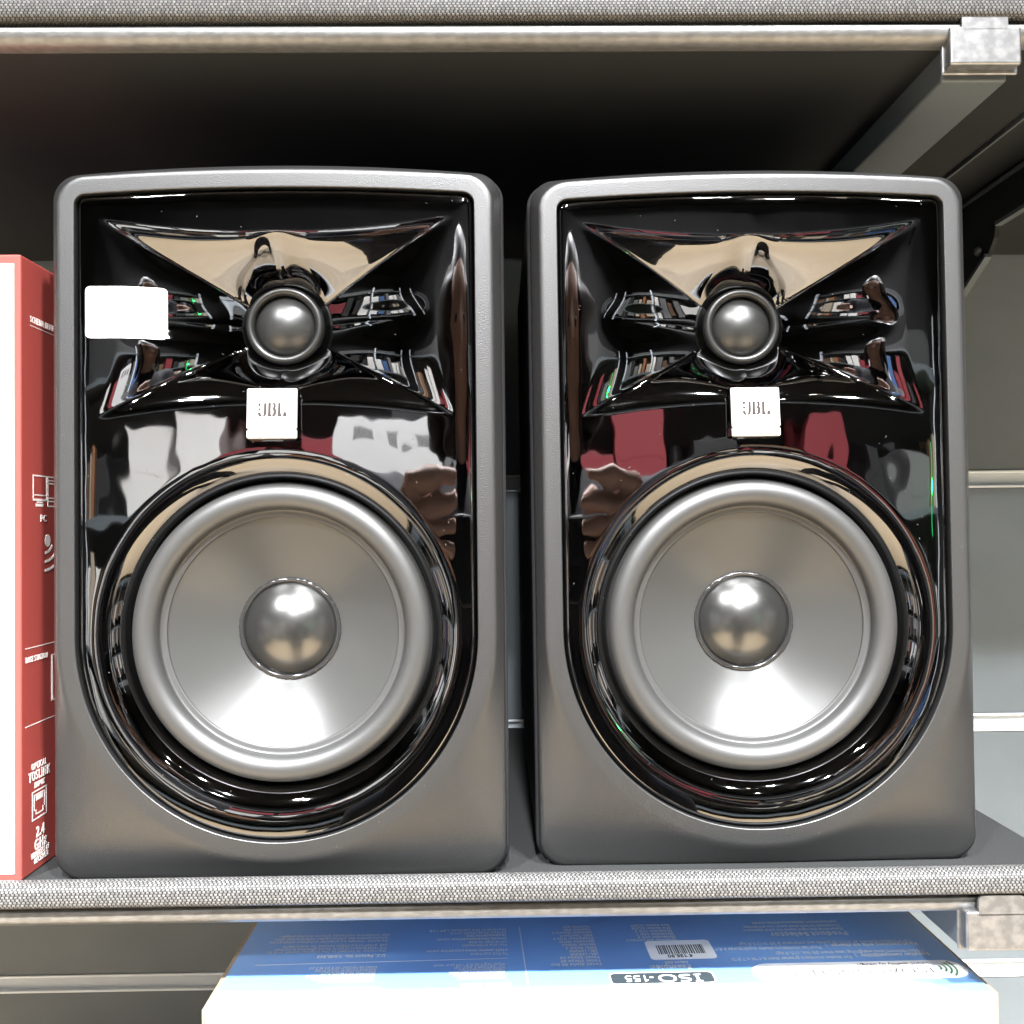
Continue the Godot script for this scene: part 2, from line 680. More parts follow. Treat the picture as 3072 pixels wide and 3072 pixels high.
		for k in range(0, g.size(), 2):
			pts.append(Vector2((g[k] - 905) * 0.0164, (960 - g[k + 1]) * 0.0164))
		if Geometry2D.is_polygon_clockwise(pts):
			pts.reverse()
		var fat := Geometry2D.offset_polygon(pts, 0.3)
		ink.poly(fat[0] if fat.size() else pts, 4.06, 0.3)
	part("lettering", ink, mats["badge ink"], bd)
	return o


func add_sticker(o: Node3D) -> void:
	# blank paper price label bent over the side of the waveguide
	var mb := Mb.new()
	for side in 2:
		var rows := []
		for i in 25:
			var row := PackedVector3Array()
			var yy := -1.0 + 2.0 * i / 24.0
			for j in 33:
				var xx := -1.0 + 2.0 * j / 32.0
				var half := Vector2(15.9, 10.6)
				var q := Vector2(xx * half.x, yy * half.y)
				# rounded corners
				var inner := q.clamp(-(half - Vector2(2, 2)), half - Vector2(2, 2))
				if (q - inner).length() > 2.0 and inner != q:
					q = inner + (q - inner).normalized() * 2.0
				var x := -61.2 + q.x
				var y := 229.4 + q.y
				var z := maxf(0.5 + panel_z(-45.0, 232.0) * 0.8 * clampf((x + 73.0) / 28.0, 0, 1), panel_z(x, y) + 0.4)
				row.append(Vector3(x, y, 5.0 + z + (0.0 if side == 0 else -0.2)))
			rows.append(row)
		mb.grid(rows)
	part("price_sticker", mb, mats["paper white"], o, "blank white paper sticker on the glossy front")


# ---------------------------------------------------------------- shelves, wall, cartons
func make_shelf(y: float, label: String, x1 := 236.5, recess := 0.0, tray := "shelf dark") -> Node3D:
	var o := thing("display_shelf", label, "shelf", Vector3(0, y, 0), "display shelves on the slat wall")
	var x0 := -420.0
	var b := Mb.new()
	b.box(Vector3((x0 + x1) / 2, -4.5, -142), Vector3(x1 - x0, 4.0, 300), 0.8)
	part("shelf_top", b, mats["shelf felt"], o)
	b = Mb.new()
	b.box(Vector3((x0 + x1) / 2, -11.6, -143), Vector3(x1 - x0, 9.8, 300), 0.8)
	part("shelf_tray", b, mats[tray], o)
	b = Mb.new()
	var prof := [Vector2(7.0, -1.0), Vector2(7.4, -0.3), Vector2(8.6, 0.9), Vector2(10.6, 1.9), Vector2(12.8, 2.3), Vector2(15.0, 2.0), Vector2(16.8, 1.2), Vector2(17.8, 0.0), Vector2(18.1, -1.0), Vector2(18.1, -3.5), Vector2(17.9, -6.0), Vector2(17.0, -7.3), Vector2(15.4, -7.7), Vector2(11, -7.8), Vector2(8.2, -7.8)]
	b.extrude(prof, x0, x1, true, Vector2(27.0, 12.6))
	part("woven_edging", b, mats["woven edging"], o)
	b = Mb.new()
	prof = [Vector2(8, -9.2), Vector2(13.4, -9.2), Vector2(14.6, -9.6), Vector2(15.3, -10.5), Vector2(15.5, -12.0), Vector2(15.3, -13.6), Vector2(14.4, -15.2), Vector2(12.8, -16.3), Vector2(10.8, -16.8), Vector2(8, -16.9)]
	for i in prof.size():
		prof[i] = Vector2(maxf(prof[i].x - recess, 6.0), prof[i].y)
	b.extrude(prof, x0, x1, true)
	part("metal_edge", b, mats["edge metal"], o)
	return o


func make_arm(y: float, label: String) -> Node3D:
	# the square arm that carries a shelf, with its plated end cap
	var o := thing("shelf_support", label, "shelf support", Vector3(199, y, 0), "arms under the shelves")
	var b := Mb.new()
	b.box(Vector3(-0.3, -25.3, -142), Vector3(27.4, 14.0, 296), 1.2)
	part("arm_bar", b, mats["arm grey"], o)
	b = Mb.new()
	b.box(Vector3(-0.6, -22.6, 10.6), Vector3(31.4, 18.2, 1.6), 0.8)
	part("cap_flange", b, mats["galvanised"], o)
	b = Mb.new()
	b.box(Vector3(-0.6, -22.2, 13.6), Vector3(29.2, 15.6, 6.0), 1.0, 4)
	part("end_cap", b, mats["galvanised"], o)
	b = Mb.new()
	var pts := PackedVector2Array()
	for c in [[8.6, -8.2, 0.0], [-10.2, -8.2, 90.0]]:
		for i in 7:
			var a := deg_to_rad(c[2] + i * 15.0)
			pts.append(Vector2(c[0] + (-2.2 if c[0] > 0 else 2.2) + 2.2 * cos(a), c[1] - 2.2 + 2.2 * sin(a)))
	pts.append(Vector2(-10.2, -16))
	pts.append(Vector2(8.6, -16))
	b.poly(pts, 16.6, 1.4)
	part("cap_tab", b, mats["galvanised"], o)
	return o


func make_wall() -> void:
	var o := thing("slat_wall", "grey slat wall panel with metal slots behind the shelves", "slat wall")
	var tops := [[166.0, 12.8], [-11.3, 13.2], [-188.3, 12.6], [341.5, 12.0], [517, 13.0], [-364, 13.0]]
	tops.sort_custom(func(a, b): return a[0] < b[0])
	var prev := -520.0
	var x0 := -900.0
	var x1 := 900.0
	for k in tops.size() + 1:
		var top: float = tops[k][0] if k < tops.size() else 680.0
		var b := Mb.new()
		b.box(Vector3(0, (prev + top) / 2, -309), Vector3(x1 - x0, top - prev, 18), 0.8)
		part("slat", b, mats["wall laminate"], o)
		if k < tops.size():
			var h: float = tops[k][1]
			b = Mb.new()
			b.box(Vector3(0, top + 1.0, -303.5), Vector3(x1 - x0, 1.8, 9.0), 0.6)
			b.box(Vector3(0, top + h - 1.0, -303.5), Vector3(x1 - x0, 1.8, 9.0), 0.6)
			var ch := part("slot_channel", b, mats["slot metal"], o)
			b = Mb.new()
			b.box(Vector3(0, top + h / 2, -304), Vector3(x1 - x0, h - 2.6, 2.0), 0.3)
			part("slot_back", b, mats["slot back"], ch)
			prev = top + h


func make_red_carton() -> void:
	var o := thing("boxed_headset", "red and white carton standing left of the speakers, its red side printed with connection symbols", "carton", Vector3(-196.2, 0, 0))
	var b := Mb.new()
	b.box(Vector3(-60, 126.2, -60), Vector3(120, 257.4, 120), 0.9, 3)
	part("carton_body", b, mats["red carton"], o)
	b = Mb.new()
	b.box(Vector3(-61.2, 125.8, 0.05), Vector3(117, 250.5, 0.6), 0.25)
	part("front_print", b, mats["carton white"], o)
	b = Mb.new()
	b.box(Vector3(-29.5, 125.6, 0.25), Vector3(24, 250, 0.5), 0.2)
	part("cream_stripe", b, mats["cream strip"], o)
	# print on the side that faces the speaker; x of the print runs to the back
	var sb := Basis(Vector3(0, 0, -1), Vector3(0, 1, 0), Vector3(1, 0, 0))
	var ink: Material = mats["red print"]
	var dx := 0.08
	var sp := Node3D.new()
	sp.name = "side_print"
	o.add_child(sp, true)
	for w in [["SCHEMA DI FUNZIONAMENTO", 2.6, 44, 229.9, -30], ["PC", 2.9, 5.4, 146.0, -19.4], ["BASE STATION", 2.2, 19.4, 86.9, -13.4], ["OPTICAL", 2.7, 13.2, 41.6, -15.2],
			["TOSLINK", 3.9, 18.8, 37.6, -15.5], ["INPUT", 2.2, 9.2, 33.5, -15.5], ["2.4", 4.4, 7.6, 13.4, -16.2], ["GHz", 4.5, 10.8, 8.2, -16.5], ["WIRELESS RF", 1.9, 16.2, 4.5, -16.3], ["RECEIVER", 1.9, 12.6, 1.9, -17.0]]:
		print_text(w[0], w[1], w[2], Vector3(dx, w[3], w[4]), sb, ink, sp)
	var xf := Transform3D(sb, Vector3(dx, 0, 0))
	for r in [[7.9, 227.0, 60, 0.3], [3.4, 91.5, 60, 0.35], [3.3, 59.2, 60, 0.35]]:
		b = Mb.new()
		b.poly(bar(r), 0, 0.1, xf)
		part("printed_rule", b, ink, sp)
	var marks := {
		"monitor_symbol": [[[10.1, 163.8, 12.6, 0.6], [10.1, 155.6, 12.6, 0.5], [10.1, 153.4, 12.6, 0.9], [13.6, 152.6, 5.2, 0.5], [12.5, 151.0, 7.0, 1.2]], [[10.1, 154.2, 0.6, 9.8], [22.1, 154.2, 0.6, 9.8]]],
		"tower_symbol": [[[23.4, 163.8, 9, 0.6], [23.4, 162.3, 9, 0.5], [23.4, 160.9, 9, 0.6], [23.4, 154.6, 9, 0.5], [23.4, 153.2, 9, 0.5], [23.4, 151.0, 9, 0.6]], [[23.4, 151.4, 0.6, 12.6]]],
		"station_symbol": [[[26.4, 86.0, 8, 0.5], [26.4, 66.4, 8, 0.5]], [[26.4, 66.8, 0.45, 19.4], [27.6, 66.8, 0.3, 19.4]]],
		"plug_symbol": [[[9.0, 30.6, 13.0, 0.6], [9.0, 19.0, 13.0, 0.6], [12.4, 26.8, 6.2, 2.3], [12.6, 21.0, 6.0, 0.5], [10.6, 29.2, 9.6, 0.4]], [[9.0, 19.4, 0.6, 11.4], [21.4, 19.4, 0.6, 11.4], [10.6, 23.0, 0.5, 6.4], [19.8, 23.0, 0.5, 6.4], [12.2, 21.2, 0.5, 2.0], [18.4, 21.2, 0.5, 2.0]]]}
	for k in marks:
		b = Mb.new()
		for layer in 2:
			for r in marks[k][layer]:
				b.poly(bar(r), 0.02 * layer, 0.1, xf)
		part(k, b, ink, sp)
	b = Mb.new()
	var dot := PackedVector2Array()
	for i in 24:
		dot.append(Vector2(23.3 + 2.6 * cos(TAU * i / 24.0), 136.4 + 2.7 * sin(TAU * i / 24.0)))
	b.poly(dot, 0, 0.1, xf)
	for k in 3:
		var r := 6.4 + 3.8 * k
		var arc := PackedVector2Array()
		for i in 13:
			var a := -PI / 2 + 0.7 * PI / 2 * (i / 12.0)
			arc.append(Vector2(20.8 + r * 1.3 * cos(a), 137 + r * sin(a)))
		for i in range(12, -1, -1):
			var a := -PI / 2 + 0.7 * PI / 2 * (i / 12.0)
			arc.append(Vector2(20.8 + (r - 1.1) * 1.3 * cos(a), 137 + (r - 1.1) * sin(a)))
		b.poly(arc, 0.02 * k, 0.1, xf)
	part("signal_symbol", b, ink, sp)


func bar(r: Array) -> PackedVector2Array:
	return PackedVector2Array([Vector2(r[0], r[1]), Vector2(r[0] + r[2], r[1]), Vector2(r[0] + r[2], r[1] + r[3]), Vector2(r[0], r[1] + r[3])])


func rounded(c: Vector2, s: Vector2, r: float) -> PackedVector2Array:
	var out := PackedVector2Array()
	for k in 4:
		var cc := c + Vector2((s.x / 2 - r) * (1 if k in [0, 3] else -1), (s.y / 2 - r) * (1 if k < 2 else -1))
		for i in 9:
			var a := PI / 2 * k + PI / 2 * i / 8.0
			out.append(cc + Vector2(cos(a), sin(a)) * r)
	return out


func make_blue_carton() -> void:
	# lies flat on the shelf below; its top is printed upside down to us
	var top := -51.0
	var o := thing("stand_carton", "flat blue carton of speaker stands lying on the shelf below, with a barcode label", "carton", Vector3(40.6, top, 8.0))
	o.rotation.y = deg_to_rad(0.5)
	var w := 319.0
	var d := 195.0
	var hgt := 300.0
	var b := Mb.new()
	b.box(Vector3(0, -hgt / 2, -d / 2), Vector3(w, hgt, d), 0.9, 3)
	part("carton_body", b, mats["blue print"], o)
	for s in [-1.0, 1.0]:
		b = Mb.new()
		b.box(Vector3(s * (w / 2 + 1.0), -hgt / 2 - 0.6, -d / 2 - 1.0), Vector3(2.2, hgt - 1.0, d - 2.0), 0.5)
		part("end_flap", b, mats["kraft"], o)
	b = Mb.new()
	b.grid([PackedVector3Array([Vector3(-w / 2 + 1, -1.4, 0.12), Vector3(w / 2 - 1, -1.4, 0.12)]), PackedVector3Array([Vector3(-w / 2 + 1, -hgt + 2, 0.12), Vector3(w / 2 - 1, -hgt + 2, 0.12)])], false,
		[PackedVector2Array([Vector2(0, 0), Vector2(1, 0)]), PackedVector2Array([Vector2(0, 1), Vector2(1, 1)])])
	part("front_print", b, mats["front print"], o)
	# a print frame lying on the lid: x to our left, y towards us
	var pb := Basis(Vector3(-1, 0, 0), Vector3(0, 0, 1), Vector3(0, 1, 0))
	var lid := Node3D.new()
	lid.name = "lid_print"
	o.add_child(lid, true)
	var pale: Material = mats["pale print"]
	var up := 0.12
	var t := func(s: String, h: float, x_right: float, x_left: float, z: float, bold := false) -> void:
		# x_right, x_left: where the line begins and ends on the shelf, seen by us
		print_text(s, h, x_right - x_left, Vector3((x_right + x_left) / 2 - 40.6, 0.1, z - 8.0), pb, pale, lid, "lettering", "Droid Sans", bold)
	b = Mb.new()
	var xf := Transform3D(pb, Vector3(0, 0.1, -3.0))
	b.poly(rounded(Vector2(-(152.6 - 40.6), -18.6), Vector2(92, 16.4), 8.0), 0, 0.15, xf)
	part("logo_band", b, mats["paper white"], lid)
	b = Mb.new()
	b.poly(rounded(Vector2(-(67.4 - 40.6), -15.6), Vector2(44.6, 10.4), 2.6), 0, 0.15, xf)
	part("plate_border", b, mats["paper white"], lid)
	b = Mb.new()
	b.poly(rounded(Vector2(-(67.4 - 40.6), -15.6), Vector2(43.4, 9.4), 2.2), 0.06, 0.15, xf)
	part("name_plate", b, mats["dark plate"], lid)
	print_text("ISO", 6.0, 18.3, Vector3(74.6 - 40.6, 0.22, -18.2), pb, mats["paper white"], lid, "lettering", "Droid Sans", false)
	print_text("-155", 5.0, 12.0, Vector3(57.6 - 40.6, 0.22, -18.4), pb, mats["paper white"], lid, "lettering", "Droid Sans", false)
	print_text("ISOACOUSTICS", 4.6, 63.7, Vector3(152.5 - 40.6, 0.16, -20.6), pb, mats["grey print"], lid, "lettering", "Droid Sans", false)
	print_text("Sound quality by design", 2.3, 31, Vector3(169.2 - 40.6, 0.16, -26.4), pb, mats["grey print"], lid, "lettering", "Droid Sans", false)
	b = Mb.new()
	for k in 4:
		var r := 2.6 + 2.0 * k
		var arc := PackedVector2Array()
		for i in 11:
			var a := 2.2 + 1.5 * i / 10.0
			arc.append(Vector2(-(186.0 - 40.6) + r * cos(a), -20.0 + r * sin(a) * 1.2))
		for i in range(10, -1, -1):
			var a := 2.2 + 1.5 * i / 10.0
			arc.append(Vector2(-(186.0 - 40.6) + (r - 0.8) * cos(a), -20.0 + (r - 0.8) * sin(a) * 1.2))
		b.poly(arc, 0.08, 0.1, xf)
	part("logo_waves", b, mats["green print"], lid)
	t.call("Speaker compatibility  |", 2.9, 189, 156, -28.0, true)
	t.call("For studio monitors greater than 6.1\"W x 7.5\"D", 2.4, 154, 101, -26.6)
	t.call("(155x190mm) and weighing less than 35 lbs. (15.9 kg)", 2.4, 188.7, 122, -31.6)
	t.call("Haut-parleurs pris en charge  |", 2.9, 188.4, 146.5, -38.6, true)
	t.call("Pour les moniteurs studio supérieures à 6,1\"L x", 2.4, 144, 92, -36.8)
	t.call("7,5\"P (155x190mm) et dont le poids est inférieur à 35 lb (15,9 kg)", 2.4, 187.5, 108, -41.8)
	t.call("Product Selector", 4.2, 161.6, 125.5, -51.4, true)
	t.call("Determine the right stand for your speakers", 2.2, 161, 114, -56.4)
	t.call("Choisissez le bon pied pour vos enceintes", 2.2, 161, 115, -60.2)
	t.call("calculator.isoacoustics.com", 2.5, 161, 120.4, -64.6, true)
	t.call("Examples:", 3.6, 81.6, 63.8, -20.6, true)
	var left := ["Adam: A3X", "Adam: A5X", "Adam: A7X", "Adam: T5V", "Avantone: CLA-10", "Dynaudio: BM5", "Dynaudio: BM6", "Dynaudio: BM Compact", "Dynaudio: LYD 5", "Dynaudio: LYD 7", "Dynaudio: LYD 8", "Eve Audio: SC205", "Eve Audio: SC207"]
	var right := ["Focal: Alpha 50 Evo", "Focal: Shape 40", "Focal: Shape 50", "JBL: LSR305", "JBL: LSR308", "KRK: Rokit 5", "Mackie: MR524", "Neumann: KH120", "PreSonus: Eris 5", "PMC: TwoTwo 5", "Samson: Resolv 5", "Yamaha: HS5", "Yamaha: HS7"]
	for k in 13:
		for side in 2:
			if side == 0 and k in [1, 2, 3, 4]:
				continue   # under the barcode label
			var line: String = [left, right][side][k]
			print_text(line, 2.1, 1.16 * line.length(), Vector3([81.4, 43.3][side] - 0.1 * k - 0.58 * line.length() - 40.6, 0.1, -24.8 - 3.3 * k - 8.0), pb, pale, lid)
	t.call("speaker stands", 3.2, 3.8, -17.6, -7.6, true)
	t.call("Height and tilt adjustable", 3.4, 3.8, -33, -3.0, true)
	t.call("bureaux élégants", 3.0, -51.2, -74.8, -6.6, true)
	t.call("Supports pour enceintes de", 3.4, -51.2, -84, -2.2, true)
	t.call("U.S. Patent No. 7,640,868", 2.6, -52.3, -82.6, -37.6, true)
	t.call("www.isoacoustics.com", 2.4, 2.2, -30, -53.0, true)
	t.call("To find out more", 2.0, 2.6, -14, -37.2)
	t.call("visit www.isoacoustics.com", 2.3, 2.6, -34, -40.8, true)
	var words := ["adjust height up to 3\" / tilt up or down", "four height tubes 8\" and 3\" high", "integrated isolators above and below", "assembles without any tools needed", "top and bottom frames of polymer", "holds up to 35 lb per stand",
		"IsoAcoustics Inc.", "39 Main Street North Unit 5", "Markham ON Canada L3P 1X3", "Pour plus d'information", "consultez le site",
		"tubes de hauteur de 8 po et 3 po", "isolateurs montés en haut et en bas", "assemblage facile et sans outils", "cadres de polymère résistant", "jusqu'à 35 lb par support", "angle réglable vers le haut",
		"Warranty  is limited to the original owner and to", "the replacement of parts found defective in normal", "use, proof of purchase needed for every claim", "Garantie  limitée au premier acheteur ainsi qu'au", "remplacement des pièces jugées défectueuses dans", "des conditions normales, preuve d'achat exigée"]
	for k in 6:
		t.call(words[k], 1.7, 1.0, -23.0 - 7.0 * (1 if k == 0 else 0) + 2.0 * (k % 3), -26.4 + 2.5 * (k if k else 0))
		t.call(words[11 + k], 1.7, -54.6, -84.0 + 3.0 * (k % 3), -26.0 + 2.5 * k)
	for k in 3:
		t.call(words[6 + k], 2.1, 2.2, [-17, -24, -34][k], -56.6 - 3.2 * k, k == 0)
		t.call(words[17 + k], 2.0, -52.5, -106.0 + 3.0 * k, -42.6 - 2.9 * k)
		t.call(words[20 + k], 2.0, -52.7, -107.5 + 2.0 * k, -53.2 - 3.2 * k)
	for k in 2:
		t.call(words[9 + k], 2.0, 2.4, -18 + 3 * k, -46.2 - 3.2 * k)
	for r in [[[8.3, -66.0], [8.8, -66.0], [10.8, -4.6], [10.3, -4.6]], [[2.5, -32.6], [2.5, -32.2], [-108.3, -30.3], [-108.3, -30.7]]]:
		b = Mb.new()
		var pts := PackedVector2Array()
		for q in r:
			pts.append(Vector2(-(q[0] - 40.6), q[1] - 5.0))
		b.poly(pts, 0, 0.12, xf)
		part("printed_rule", b, pale, lid)
	# barcode label
	var lb := Node3D.new()
	lb.name = "barcode_label"
	o.add_child(lb, true)
	lb.transform = Transform3D(Basis(Vector3.UP, deg_to_rad(1.0)), v(80.2 - 40.6, 0.35, -37.0 - 8.0))
	b = Mb.new()
	b.poly(rounded(Vector2.ZERO, Vector2(29.6, 19.0), 2.2), 0, 0.2, Transform3D(pb, Vector3.ZERO))
	part("label_paper", b, mats["paper white"], lb)
	b = Mb.new()
	var rng := RandomNumberGenerator.new()
	rng.seed = 77
	var x := -10.6
	while x < 10.6:
		var bw := rng.randf_range(0.22, 0.75)
		b.poly(PackedVector2Array([Vector2(x, -4.6), Vector2(x + bw, -4.6), Vector2(x + bw, 4.4), Vector2(x, 4.4)]), 0.06, 0.1, Transform3D(pb, Vector3.ZERO))
		x += bw + rng.randf_range(0.2, 0.6)
	part("barcode", b, mats["black print"], lb)
	print_text("€ 136,90", 2.8, 11, Vector3(-1.5, 0.1, 6.6), pb, mats["black print"], lb)


func make_bracket() -> void:
	# steel side bracket of the next bay, beyond the right end of the shelves
	var o := thing("shelf_bracket", "black steel gusset bracket under the upper shelf at the right", "bracket", Vector3(284, 351.4, 0))
	var b := Mb.new()
	var sb := Basis(Vector3(0, 0, 1), Vector3(0, 1, 0), Vector3(-1, 0, 0))
	var pts := PackedVector2Array([Vector2(12, -18), Vector2(12, -41), Vector2(-138, -41.5), Vector2(-142, -44), Vector2(-143, -49), Vector2(-150, -56), Vector2(-200, -81), Vector2(-296, -128), Vector2(-296, -18)])
	b.poly(pts, 0, 2.5, Transform3D(sb, Vector3.ZERO))
	part("bracket_plate", b, mats["shelf dark"], o)
	b = Mb.new()
	var edge := PackedVector2Array([Vector2(-150, -56.2), Vector2(-200, -81.2), Vector2(-296, -128.2), Vector2(-296, -130.6), Vector2(-200, -83.6), Vector2(-149, -58.4)])
	b.poly(edge, 2.5, 4.0, Transform3D(sb, Vector3.ZERO))
	part("gusset_lip", b, mats["arm grey"], o)
	b = Mb.new()
	b.poly(PackedVector2Array([Vector2(12, -41.2), Vector2(12, -43.4), Vector2(-138, -43.9), Vector2(-138, -41.7)]), 2.5, 4.0, Transform3D(sb, Vector3.ZERO))
	part("lower_lip", b, mats["arm grey"], o)
	b = Mb.new()
	b.box(Vector3(5, -19.4, -142), Vector3(14, 2.0, 300), 0.5)
	part("bracket_flange", b, mats["arm grey"], o)
	b = Mb.new()
	b.lathe([Vector2(0.01, 1.6), Vector2(2.2, 1.2), Vector2(2.9, 0.2), Vector2(2.9, -1)], Vector3(-1.2, -52, -160), 24, Basis(Vector3(0, 0, 1), Vector3(0, 1, 0), Vector3(-1, 0, 0)))
	part("screw_head", b, mats["galvanised"], o)
	b = Mb.new()
	b.box(Vector3(-30.5 - 0.5, -17.5, -142), Vector3(1.6, 3.0, 300), 0.5)
	part("bracket_rail", b, mats["arm grey"], o)


# ---------------------------------------------------------------- the shop, seen in the gloss
func make_lamp(at: Vector3, aim: Vector3, energy: float, label: String, wide := 38.0) -> void:
	var o := thing("track_spotlight", label, "spotlight", at, "ceiling track spotlights")
	var dir := (aim - at).normalized()
	var bs := Basis.looking_at(-dir, Vector3(0, 0, 1))   # z of the basis runs along the beam
	var b := Mb.new()
	b.lathe([Vector2(0.1, -150), Vector2(44, -148), Vector2(50, -140), Vector2(52, 10), Vector2(49, 12), Vector2(47, -12)], Vector3.ZERO, 48, bs)
	part("housing", b, mats["lamp black"], o)
	b = Mb.new()
	b.lathe([Vector2(0.1, 6), Vector2(20, 5), Vector2(36, 0), Vector2(46, -10), Vector2(30, -14), Vector2(0.1, -15)], Vector3.ZERO, 32, bs)
	part("lens", b, mats["lamp glow"], o)
	b = Mb.new()
	b.box(-bs.z * 60 + Vector3(0, 110, 0), Vector3(18, 190, 18), 3)
	part("stem", b, mats["lamp black"], o)
	var l := SpotLight3D.new()
	l.name = "beam"
	o.add_child(l, true)
	l.transform = Transform3D(Basis.looking_at(dir, Vector3(0, 0, 1)), Vector3.ZERO)
	l.light_color = Color(0.985, 0.99, 1.0)
	l.light_energy = energy
	l.light_size = 0.04
	l.spot_range = 8.0
	l.spot_angle = wide
	l.spot_angle_attenuation = 0.5
	l.spot_attenuation = 2.0
	l.shadow_enabled = true


func make_shop() -> void:
	var b := Mb.new()
	b.box(Vector3(0, -1230, 1400), Vector3(7000, 60, 4600), 1)
	structure("floor", b, mats["shop floor"])
	b = Mb.new()
	b.box(Vector3(0, 2030, 1400), Vector3(7000, 60, 4600), 1)
	structure("ceiling", b, mats["ceiling black"])
	b = Mb.new()
	b.box(Vector3(0, 400, 3750), Vector3(7000, 3260, 100), 1)
	b.box(Vector3(0, 400, -370), Vector3(7000, 3260, 100), 1)
	for s in [-1.0, 1.0]:
		b.box(Vector3(s * 3550, 400, 1690), Vector3(100, 3260, 4220), 1)
	structure("shop_wall", b, mats["shop wall"])


func make_rack(at: Vector3, turn: float, width: float, where: String, seed_: int) -> void:
	# a shop rack: back, boards, uprights, and boxes of many colours that stand on its boards
	var o := thing("display_rack", "dark display rack with boards of coloured boxes " + where, "rack", at, "racks round the aisle")
	o.rotation.y = turn
	var b := Mb.new()
	b.box(Vector3(0, 1000, 230), Vector3(width, 2000, 20), 2)
	part("rack_back", b, mats["rack panel"], o)
	for k in 5:
		b = Mb.new()
		b.box(Vector3(0, 120 + 420 * k, 20), Vector3(width, 24, 400), 2)
		part("rack_board", b, mats["arm grey"], o)
	for k in 3:
		b = Mb.new()
		b.box(Vector3((width - 30) * (0.5 * k - 0.5), 1000, -150), Vector3(30, 2000, 40), 2)
		part("rack_upright", b, mats["slot metal"], o)
	var rng := RandomNumberGenerator.new()
	rng.seed = seed_
	var tones := {"red": lin(0.17, 0.025, 0.03), "orange": lin(0.22, 0.1, 0.05), "white": lin(0.6, 0.59, 0.56), "blue": lin(0.05, 0.1, 0.22), "black": lin(0.02, 0.02, 0.02), "brown": lin(0.1, 0.06, 0.035), "tan": lin(0.34, 0.29, 0.22), "grey": lin(0.12, 0.12, 0.12)}
	if not mats.has("red box"):
		for n in tones:
			mat(n + " box", tones[n], 0.45)
	var across := where.begins_with("across")
	var short := "far rack" if across else where.get_slice(" ", 3) + " rack"
	var used := {}
	for k in range(1, 4):
		var x := -width / 2 + 60
		var row := []
		while x < width / 2 - 60:
			var w := rng.randf_range(45, 150)
			var tone: String = tones.keys()[rng.randi() % tones.size()]
			if across and x < 950.0 and rng.randf() < 0.85:
				tone = ["black", "grey", "black", "brown", "tan", "white"][rng.randi() % 6]
			if not across and rng.randf() < 0.5:
				tone = ["white", "tan", "grey"][rng.randi() % 3]
			if across and k == 3 and (absf(x + w / 2 + 640) < 130 or absf(x + w / 2 - 280) < 130):
				tone = "red"
				w = 150.0
			if across and x > 950.0 and k < 3:
				w = rng.randf_range(38, 85)
			w = minf(w, width / 2 - 40 - x)
			row.append([x, w, rng.randf_range(140, 350), tone])
			x += w + rng.randf_range(6, 60)
		for i in row.size():
			var w: float = row[i][1]
			var h: float = row[i][2]
			b = Mb.new()
			b.box(Vector3(0, h / 2, 0), Vector3(w, h, 180), 2, 2)
			b.box(Vector3(0, h * rng.randf_range(0.3, 0.7), -90.0), Vector3(w * 0.7, h * 0.2, 2.0), 0.4, 1)
			var bx := part("product_box", b, mats[row[i][3] + " box"])
			bx.transform = o.transform * Transform3D(Basis(), v(row[i][0] + w / 2, 132.5 + 420 * k, -60))
			var side := ("right of the %s %s one" % [["narrow", "broad"][int(row[i - 1][1] > 150.0)], row[i - 1][3]]) if i > 0 else "at the end"
			var shape := "wide" if w > h * 1.25 else ("tall" if h > w * 1.25 else "square")
			var what := "%s %s box %s, %s board, %s" % [shape, row[i][3], side, ["lowest", "second", "third", "top"][k], short]
			while what in used:
				what = "other " + what
			used[what] = true
			tag(bx, what, "box", "boxes on the racks round the aisle")


func make_glow_tube() -> void:
	var b := Mb.new()
	b.box(Vector3(0, 0, 0), Vector3(12, 300, 12), 5)
	var g := part("glow_tube", b, mats["green lamp glow"])
	g.position = v(1430, 250, 2435)
	tag(g, "green glowing tube upright on the rack across the aisle", "light tube")
	var l := OmniLight3D.new()
	l.name = "glow"
	g.add_child(l, true)
	l.position = v(0, 0, -40)
	l.light_color = Color(0.05, 1, 0.45)
	l.light_energy = 0.05
	l.light_size = 0.02
	l.omni_attenuation = 2.0
	l.shadow_enabled = true


func make_sign() -> void:
	var o := thing("price_board", "white price board with barcodes on a black stand across the aisle", "sign", Vector3(-300, -1200, 2300))
	var b := Mb.new()
	b.box(Vector3(0, 1500, 0), Vector3(300, 300, 12), 3)
	part("board", b, mats["poster grey"], o)
	for k in 3:
		b = Mb.new()
		for i in 9:
			b.box(Vector3(85 - 75 * k + i * 6.0 - 24, 1590 + 10 * k, -7), Vector3(3.0, 44, 2), 0.3, 1)
		part("barcode", b, mats["black print"], o)
	b = Mb.new()
	b.box(Vector3(0, 680, 14), Vector3(40, 1360, 24), 4)
	part("post", b, mats["lamp black"], o)
	b = Mb.new()
	b.box(Vector3(0, 10, 14), Vector3(420, 20, 300), 6)
	part("foot", b, mats["lamp black"], o)


